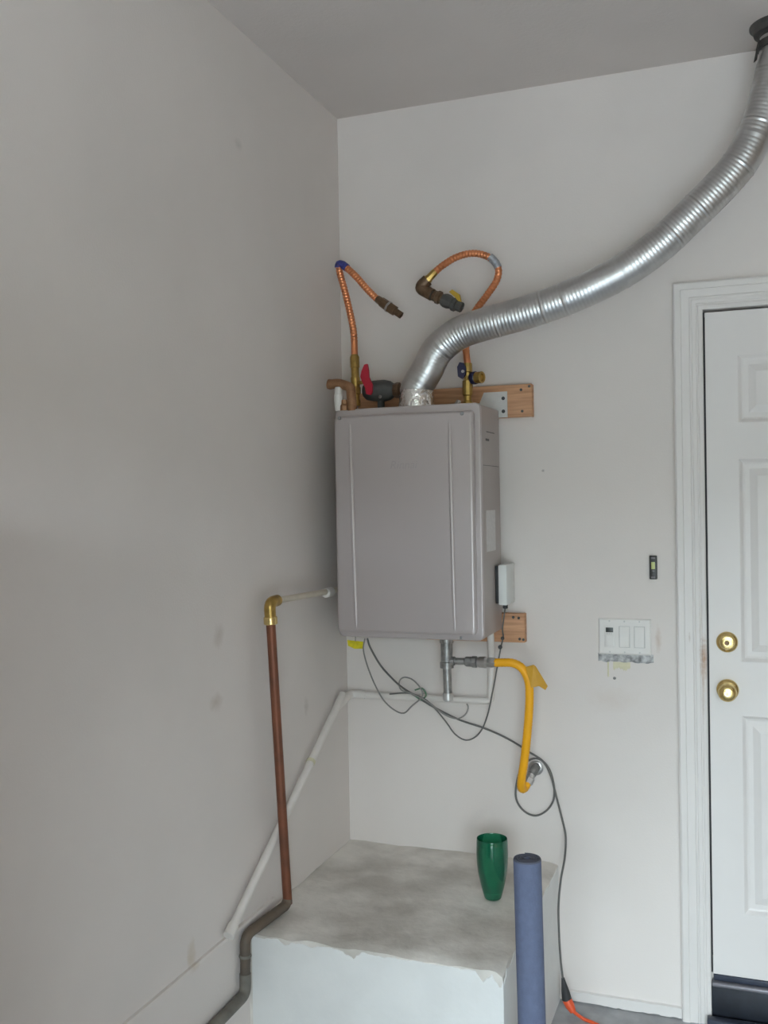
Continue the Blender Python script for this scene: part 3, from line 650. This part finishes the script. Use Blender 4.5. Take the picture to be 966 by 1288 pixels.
w1 = V((0.6543, 0.0000, 0.7427)); w0 = V((0.6439, -0.0640, 0.7101))
turned('hose_nut', w0, V((0.6627, -0.0400, 0.7539)) - w0, [(0, 0.013), (0.004, 0.0165), (0.022, 0.0165), (0.024, 0.013), (0.036, 0.013)], 'bright_nickel', gs, seg=6, angle=30)
pipe('wall_stub', [V((0.6568, -0.0500, 0.7381)), V((0.6670, -0.0350, 0.7580)), V((w1.x + 0.006, 0.0, w1.z + 0.004))], 0.014, 'gas_iron', gs, bend=0.02)
turned('wall_flange', (w1.x + 0.006, 0, w1.z + 0.004), (0, -1, 0), [(0, 0.024), (0.003, 0.024), (0.008, 0.016)], 'bright_nickel', gs, seg=24)

# ================================================================ cords
pc = thing('power_cord', 'dark power cord drooping from the heater and coiled beside the yellow hose', 'cord', (0.1560, -0.2000, 1.1723))
cordA = [(0.1562, -0.2000, 1.1801), (0.1628, -0.1900, 1.1478), (0.1835, -0.1600, 1.0895), (0.2041, -0.1200, 1.0443), (0.2283, -0.0800, 1.0039), (0.2652, -0.0500, 0.9708), (0.3261, -0.0420, 0.9353), (0.4071, -0.0200, 0.8930), (0.5005, -0.0150, 0.8661), (0.5794, -0.0120, 0.8340), (0.6366, -0.0110, 0.8013), (0.6782, -0.0120, 0.7788),
         (0.7062, -0.0120, 0.7474), (0.7208, -0.0120, 0.6919), (0.7175, -0.0120, 0.6478), (0.6937, -0.0120, 0.6121), (0.6571, -0.0120, 0.5930), (0.6211, -0.0140, 0.6058), (0.5988, -0.0180, 0.6388), (0.5973, -0.0200, 0.6836), (0.6113, -0.0200, 0.7368), (0.6356, -0.0210, 0.7701), (0.6645, -0.0210, 0.7826), (0.6902, -0.0210, 0.7716),
         (0.7127, -0.0210, 0.7297), (0.7293, -0.0190, 0.6612), (0.7467, -0.0220, 0.5945), (0.7597, -0.0350, 0.5437), (0.7624, -0.0700, 0.4899), (0.7561, -0.1100, 0.4333), (0.7512, -0.1300, 0.3606), (0.7512, -0.1300, 0.2811), (0.7539, -0.1250, 0.1923), (0.7594, -0.1200, 0.1235)]
sweep('cord', spline(cordA, 0.008), 0.0033, 'cord_grey', pc, seg=8)
p0 = V((0.7595, -0.1200, 0.1285)); p1 = V((0.7709, -0.1200, 0.0630))
turned('plug', p0, p1 - p0, [(0, 0.005), (0.012, 0.007), ((p1 - p0).length * .6, 0.0125), ((p1 - p0).length, 0.0155)], 'dark_rubber', pc, seg=16)
# cable tie bundle
sweep('cable_tie', spline([(0.2682, -0.0580, 0.9912), (0.2948, -0.0620, 0.9986), (0.3076, -0.0600, 0.9777), (0.2900, -0.0580, 0.9604), (0.2700, -0.0560, 0.9696)], 0.004), 0.0030, 'cord_green', pc, seg=6)
xc = thing('extension_cord', 'orange extension cord end joined to the dark plug on the floor', 'cord', (0.7654, -0.0500, -0.0050))
o0 = V(p1); o1 = V((0.7914, -0.1280, 0.0305))
turned('orange_socket', o0, o1 - o0, [(0, 0.0150), ((o1 - o0).length * .5, 0.0145), ((o1 - o0).length, 0.009)], 'orange_plug', xc, seg=16)
sweep('orange_cable', spline([o1 - (o1 - o0) * 0.1, (0.8182, -0.1138, 0.0080), (0.8543, -0.1275, 0.0062), (0.89, -0.16, 0.006), (0.91, -0.30, 0.006), (0.95, -0.45, 0.006)], 0.01), 0.0052, 'orange_plug', xc, seg=10)
rw = thing('control_wire', 'thin black wire hanging in a loop from the white junction box', 'wire', (0.5786, -0.0900, 1.2728))
cw = [(0.588, -0.09, 1.278), (0.5764, -0.0850, 1.2110), (0.5761, -0.0750, 1.1816), (0.5677, -0.0750, 1.1481), (0.5556, -0.0720, 1.0907), (0.5355, -0.0600, 1.0052), (0.5117, -0.0450, 0.9179), (0.4821, -0.0380, 0.8570), (0.4400, -0.0340, 0.8296), (0.3994, -0.0340, 0.8453), (0.3677, -0.0360, 0.8861), (0.3375, -0.0520, 0.9301), (0.3046, -0.0600, 0.9616), (0.2525, -0.0700, 0.9820), (0.1834, -0.0740, 0.9765)]
sweep('wire', spline(cw, 0.008), 0.0025, 'cord_grey', rw, seg=8)
turned('wire_clip', (0.5742, -0.0780, 1.1769), (0.3, -1, 0.2), [(0, 0.006), (0.006, 0.006), (0.008, 0)], 'dark_rubber', rw, seg=10)
turned('wire_clip', (0.5659, -0.0780, 1.1484), (0.3, -1, 0.2), [(0, 0.007), (0.006, 0.007), (0.008, 0)], 'dark_rubber', rw, seg=10)
tw = thing('thermostat_wire', 'pale grey wire drooping in a deep curve below the yellow tag', 'wire', (0.1419, -0.2000, 1.1563))
tw1 = [(0.1518, -0.2100, 1.1813), (0.1457, -0.2100, 1.1476), (0.1479, -0.1900, 1.0980), (0.1563, -0.1500, 1.0290), (0.1737, -0.1100, 0.9643), (0.2034, -0.0850, 0.9264), (0.2334, -0.0750, 0.9155), (0.2602, -0.0700, 0.9399), (0.2963, -0.0680, 0.9733), (0.2935, -0.0750, 1.0010), (0.2679, -0.0800, 1.0297), (0.2373, -0.0800, 1.0362), (0.2202, -0.0800, 1.0194), (0.2281, -0.0800, 0.9933), (0.2671, -0.0720, 0.9805),
       (0.3202, -0.0660, 0.9531), (0.3666, -0.0580, 0.9172), (0.4077, -0.0500, 0.9022), (0.4364, -0.0450, 0.9160), (0.4462, -0.0400, 0.9391), (0.4399, -0.0360, 0.9511)]
sweep('wire', spline(tw1, 0.008), 0.0025, 'cord_pale', tw, seg=8)
yt = slab('yellow_tag', [(0.0968, -0.2250, 1.1764), (0.1520, -0.2250, 1.1731), (0.1489, -0.2250, 1.1500), (0.1212, -0.2250, 1.1489), (0.0992, -0.2250, 1.1584)], 0.002, 'lemon_tag')
tag(yt, 'small bright yellow tag under the left end of the heater', 'tag')
pipe('tag_string', [(0.1249, -0.2250, 1.1954), (0.1253, -0.2270, 1.1725)], 0.0012, 'cord_pale', yt)

# ================================================================ green vase and blue roll on/at the ledge
vz = LZ + 0.0035
vp = V((0.5977, -0.3465, 0.4430))
H = 0.178
prof = [(0.000, 0.0), (0.000, 0.0230), (0.004, 0.0255), (0.020, 0.0300), (0.045, 0.0365), (0.075, 0.0425), (0.105, 0.0458), (0.135, 0.0470), (0.160, 0.0462), (0.176, 0.0452), (H, 0.0444), (0.176, 0.0434),
        (0.160, 0.0442), (0.135, 0.0450), (0.105, 0.0438), (0.075, 0.0404), (0.045, 0.0343), (0.022, 0.0270), (0.016, 0.0150), (0.015, 0.0)]
vs = turned('glass_vase', (0, 0, 0), (0, 0, 1), prof, 'green_glass', None, seg=48, angle=60)
vs.location = (vp.x, vp.y, vz); tag(vs, 'green glass tumbler vase standing on the concrete ledge', 'vase')

bx, by = 0.803, -0.815
bm = bmesh.new(); turns, npt = 4.0, 150; R0, R1 = 0.0045, 0.0372; thk = (R1 - R0) / turns * 0.86
ring = []
for k in range(npt + 1):
    s = k / npt; a = s * turns * 2 * math.pi + 1.9; r_ = R0 + (R1 - R0 - thk) * s
    ring.append((a, r_))
lean = V((0.002, 0.0, 0)); HT = 0.752
rows = []
for zi, z in enumerate((0.0, 0.004, HT - 0.004, HT)):
    ex = 0.0015 if zi in (0, 3) else 0
    off = V((0.010 * (1 - z / HT), 0, 0))
    rows.append([(bm.verts.new(V(((r_ + ex) * math.cos(a), (r_ + ex) * math.sin(a), z)) + off), bm.verts.new(V(((r_ + thk - ex) * math.cos(a), (r_ + thk - ex) * math.sin(a), z)) + off)) for a, r_ in ring])
for A, B in zip(rows, rows[1:]):
    for k in range(npt):
        bm.faces.new((A[k][0], A[k + 1][0], B[k + 1][0], B[k][0])); bm.faces.new((A[k][1], A[k + 1][1], B[k + 1][1], B[k][1]))
    for k in (0, npt): bm.faces.new((A[k][0], A[k][1], B[k][1], B[k][0]))
for R in (rows[0], rows[-1]):
    for k in range(npt): bm.faces.new((R[k][0], R[k + 1][0], R[k + 1][1], R[k][1]))
for f_ in bm.faces:
    if min(v.co.z for v in f_.verts) > HT - 0.0045 or max(v.co.z for v in f_.verts) < 0.0045: f_.material_index = 1
fr = from_bm('foam_roll', bm, 'foam_blue', smooth=True, angle=35); fr.data.materials.append(MATS['foam_dark'])
fr.location = (bx, by, 0.0); tag(fr, 'slate-blue rolled foam mat standing upright beside the concrete ledge', 'foam roll')

# ================================================================ switch plate and push button
sp = thing('switch_plate', 'white three-gang wall switch plate with a small dark display', 'switch', (0.949, 0, 1.182))
PX0, PX1, PZ0, PZ1 = 0.868, 1.030, 1.127, 1.241
bm = bmesh.new(); prev = None
for ins, y in ((0, 0), (0, -0.002), (0.003, -0.0055), (0.006, -0.0065)):
    q = [bm.verts.new((x, y, z)) for x, z in ((PX0 + ins, PZ0 + ins), (PX1 - ins, PZ0 + ins), (PX1 - ins, PZ1 - ins), (PX0 + ins, PZ1 - ins))]
    if prev:
        for k in range(4): bm.faces.new((prev[k], prev[(k + 1) % 4], q[(k + 1) % 4], q[k]))
    else: bm.faces.new(q)
    prev = q
bm.faces.new(prev)
from_bm('cover_plate', bm, 'white_plastic', sp)
zc = (PZ0 + PZ1) / 2
for gi, gxx in enumerate((0.949 - 0.046, 0.949, 0.949 + 0.046)):
    fo = box('gang_frame', (gxx - 0.0167, -0.0078, zc - 0.0335), (gxx + 0.0167, -0.006, zc + 0.0335), 'frame_shadow' if gi else 'white_plastic', sp, bevel=0.0006)
    for z in (zc + 0.0485, zc - 0.0485): turned('plate_screw', (gxx, -0.0063, z), (0, -1, 0), [(0, 0.003), (0.001, 0.0026), (0.001, 0)], 'galvanised', sp, seg=10)
    if gi == 0:
        box('display', (gxx - 0.0115, -0.0088, zc + 0.0135), (gxx + 0.0115, -0.0076, zc + 0.0285), 'display_black', fo, bevel=0.0004)
        for bxx in (-0.007, -0.0005, 0.006): box('tiny_button', (gxx + bxx - 0.002, -0.0086, zc + 0.0075), (gxx + bxx + 0.002, -0.0076, zc + 0.0105), 'galvanised', fo, bevel=0.0003)
        box('push_pad', (gxx - 0.0125, -0.0095, zc - 0.030), (gxx + 0.0125, -0.0076, zc + 0.003), 'white_plastic', fo, bevel=0.0008)
    else:
        # rocker, tipped
        bm = bmesh.new()
        q = [bm.verts.new(c_) for c_ in ((gxx - 0.015, -0.0078, zc - 0.032), (gxx + 0.015, -0.0078, zc - 0.032), (gxx + 0.015, -0.0078, zc + 0.032), (gxx - 0.015, -0.0078, zc + 0.032),
                                        (gxx - 0.0145, -0.0130, zc - 0.0315), (gxx + 0.0145, -0.0130, zc - 0.0315), (gxx + 0.0145, -0.0082, zc + 0.0315), (gxx - 0.0145, -0.0082, zc + 0.0315),
                                        (gxx - 0.0145, -0.0095, zc), (gxx + 0.0145, -0.0095, zc), (gxx - 0.015, -0.0078, zc), (gxx + 0.015, -0.0078, zc))]
        for f_ in ((0, 1, 5, 4), (4, 5, 9, 8), (8, 9, 6, 7), (7, 6, 2, 3), (0, 4, 8, 10), (10, 8, 7, 3), (1, 11, 9, 5), (11, 2, 6, 9), (0, 10, 11, 1), (10, 3, 2, 11)):
            bm.faces.new([q[k] for k in f_])
        from_bm('rocker', bm, 'white_plastic', fo)

ob = thing('opener_button', 'narrow black push button with a lime centre on the wall by the door', 'push button', (1.0398, 0.0000, 1.4047))
bc = V((1.0398, 0.0000, 1.4035)); hw, hh = 0.0115, 0.037
box('housing', (bc.x - hw, -0.012, bc.z - hh), (bc.x + hw, 0, bc.z + hh), 'button_black', ob, bevel=0.0025)
for z, c_, h_, w_ in ((0.029, 'button_grey', 0.003, 0.006), (0.006, 'button_lime', 0.011, 0.0055), (-0.010, 'button_grey', 0.003, 0.004), (-0.031, 'button_grey', 0.003, 0.006)):
    box('lit_button' if c_ == 'button_lime' else 'grey_mark', (bc.x - w_, -0.0145, bc.z + z - h_), (bc.x + w_, -0.0115, bc.z + z + h_), c_, ob, bevel=0.001)
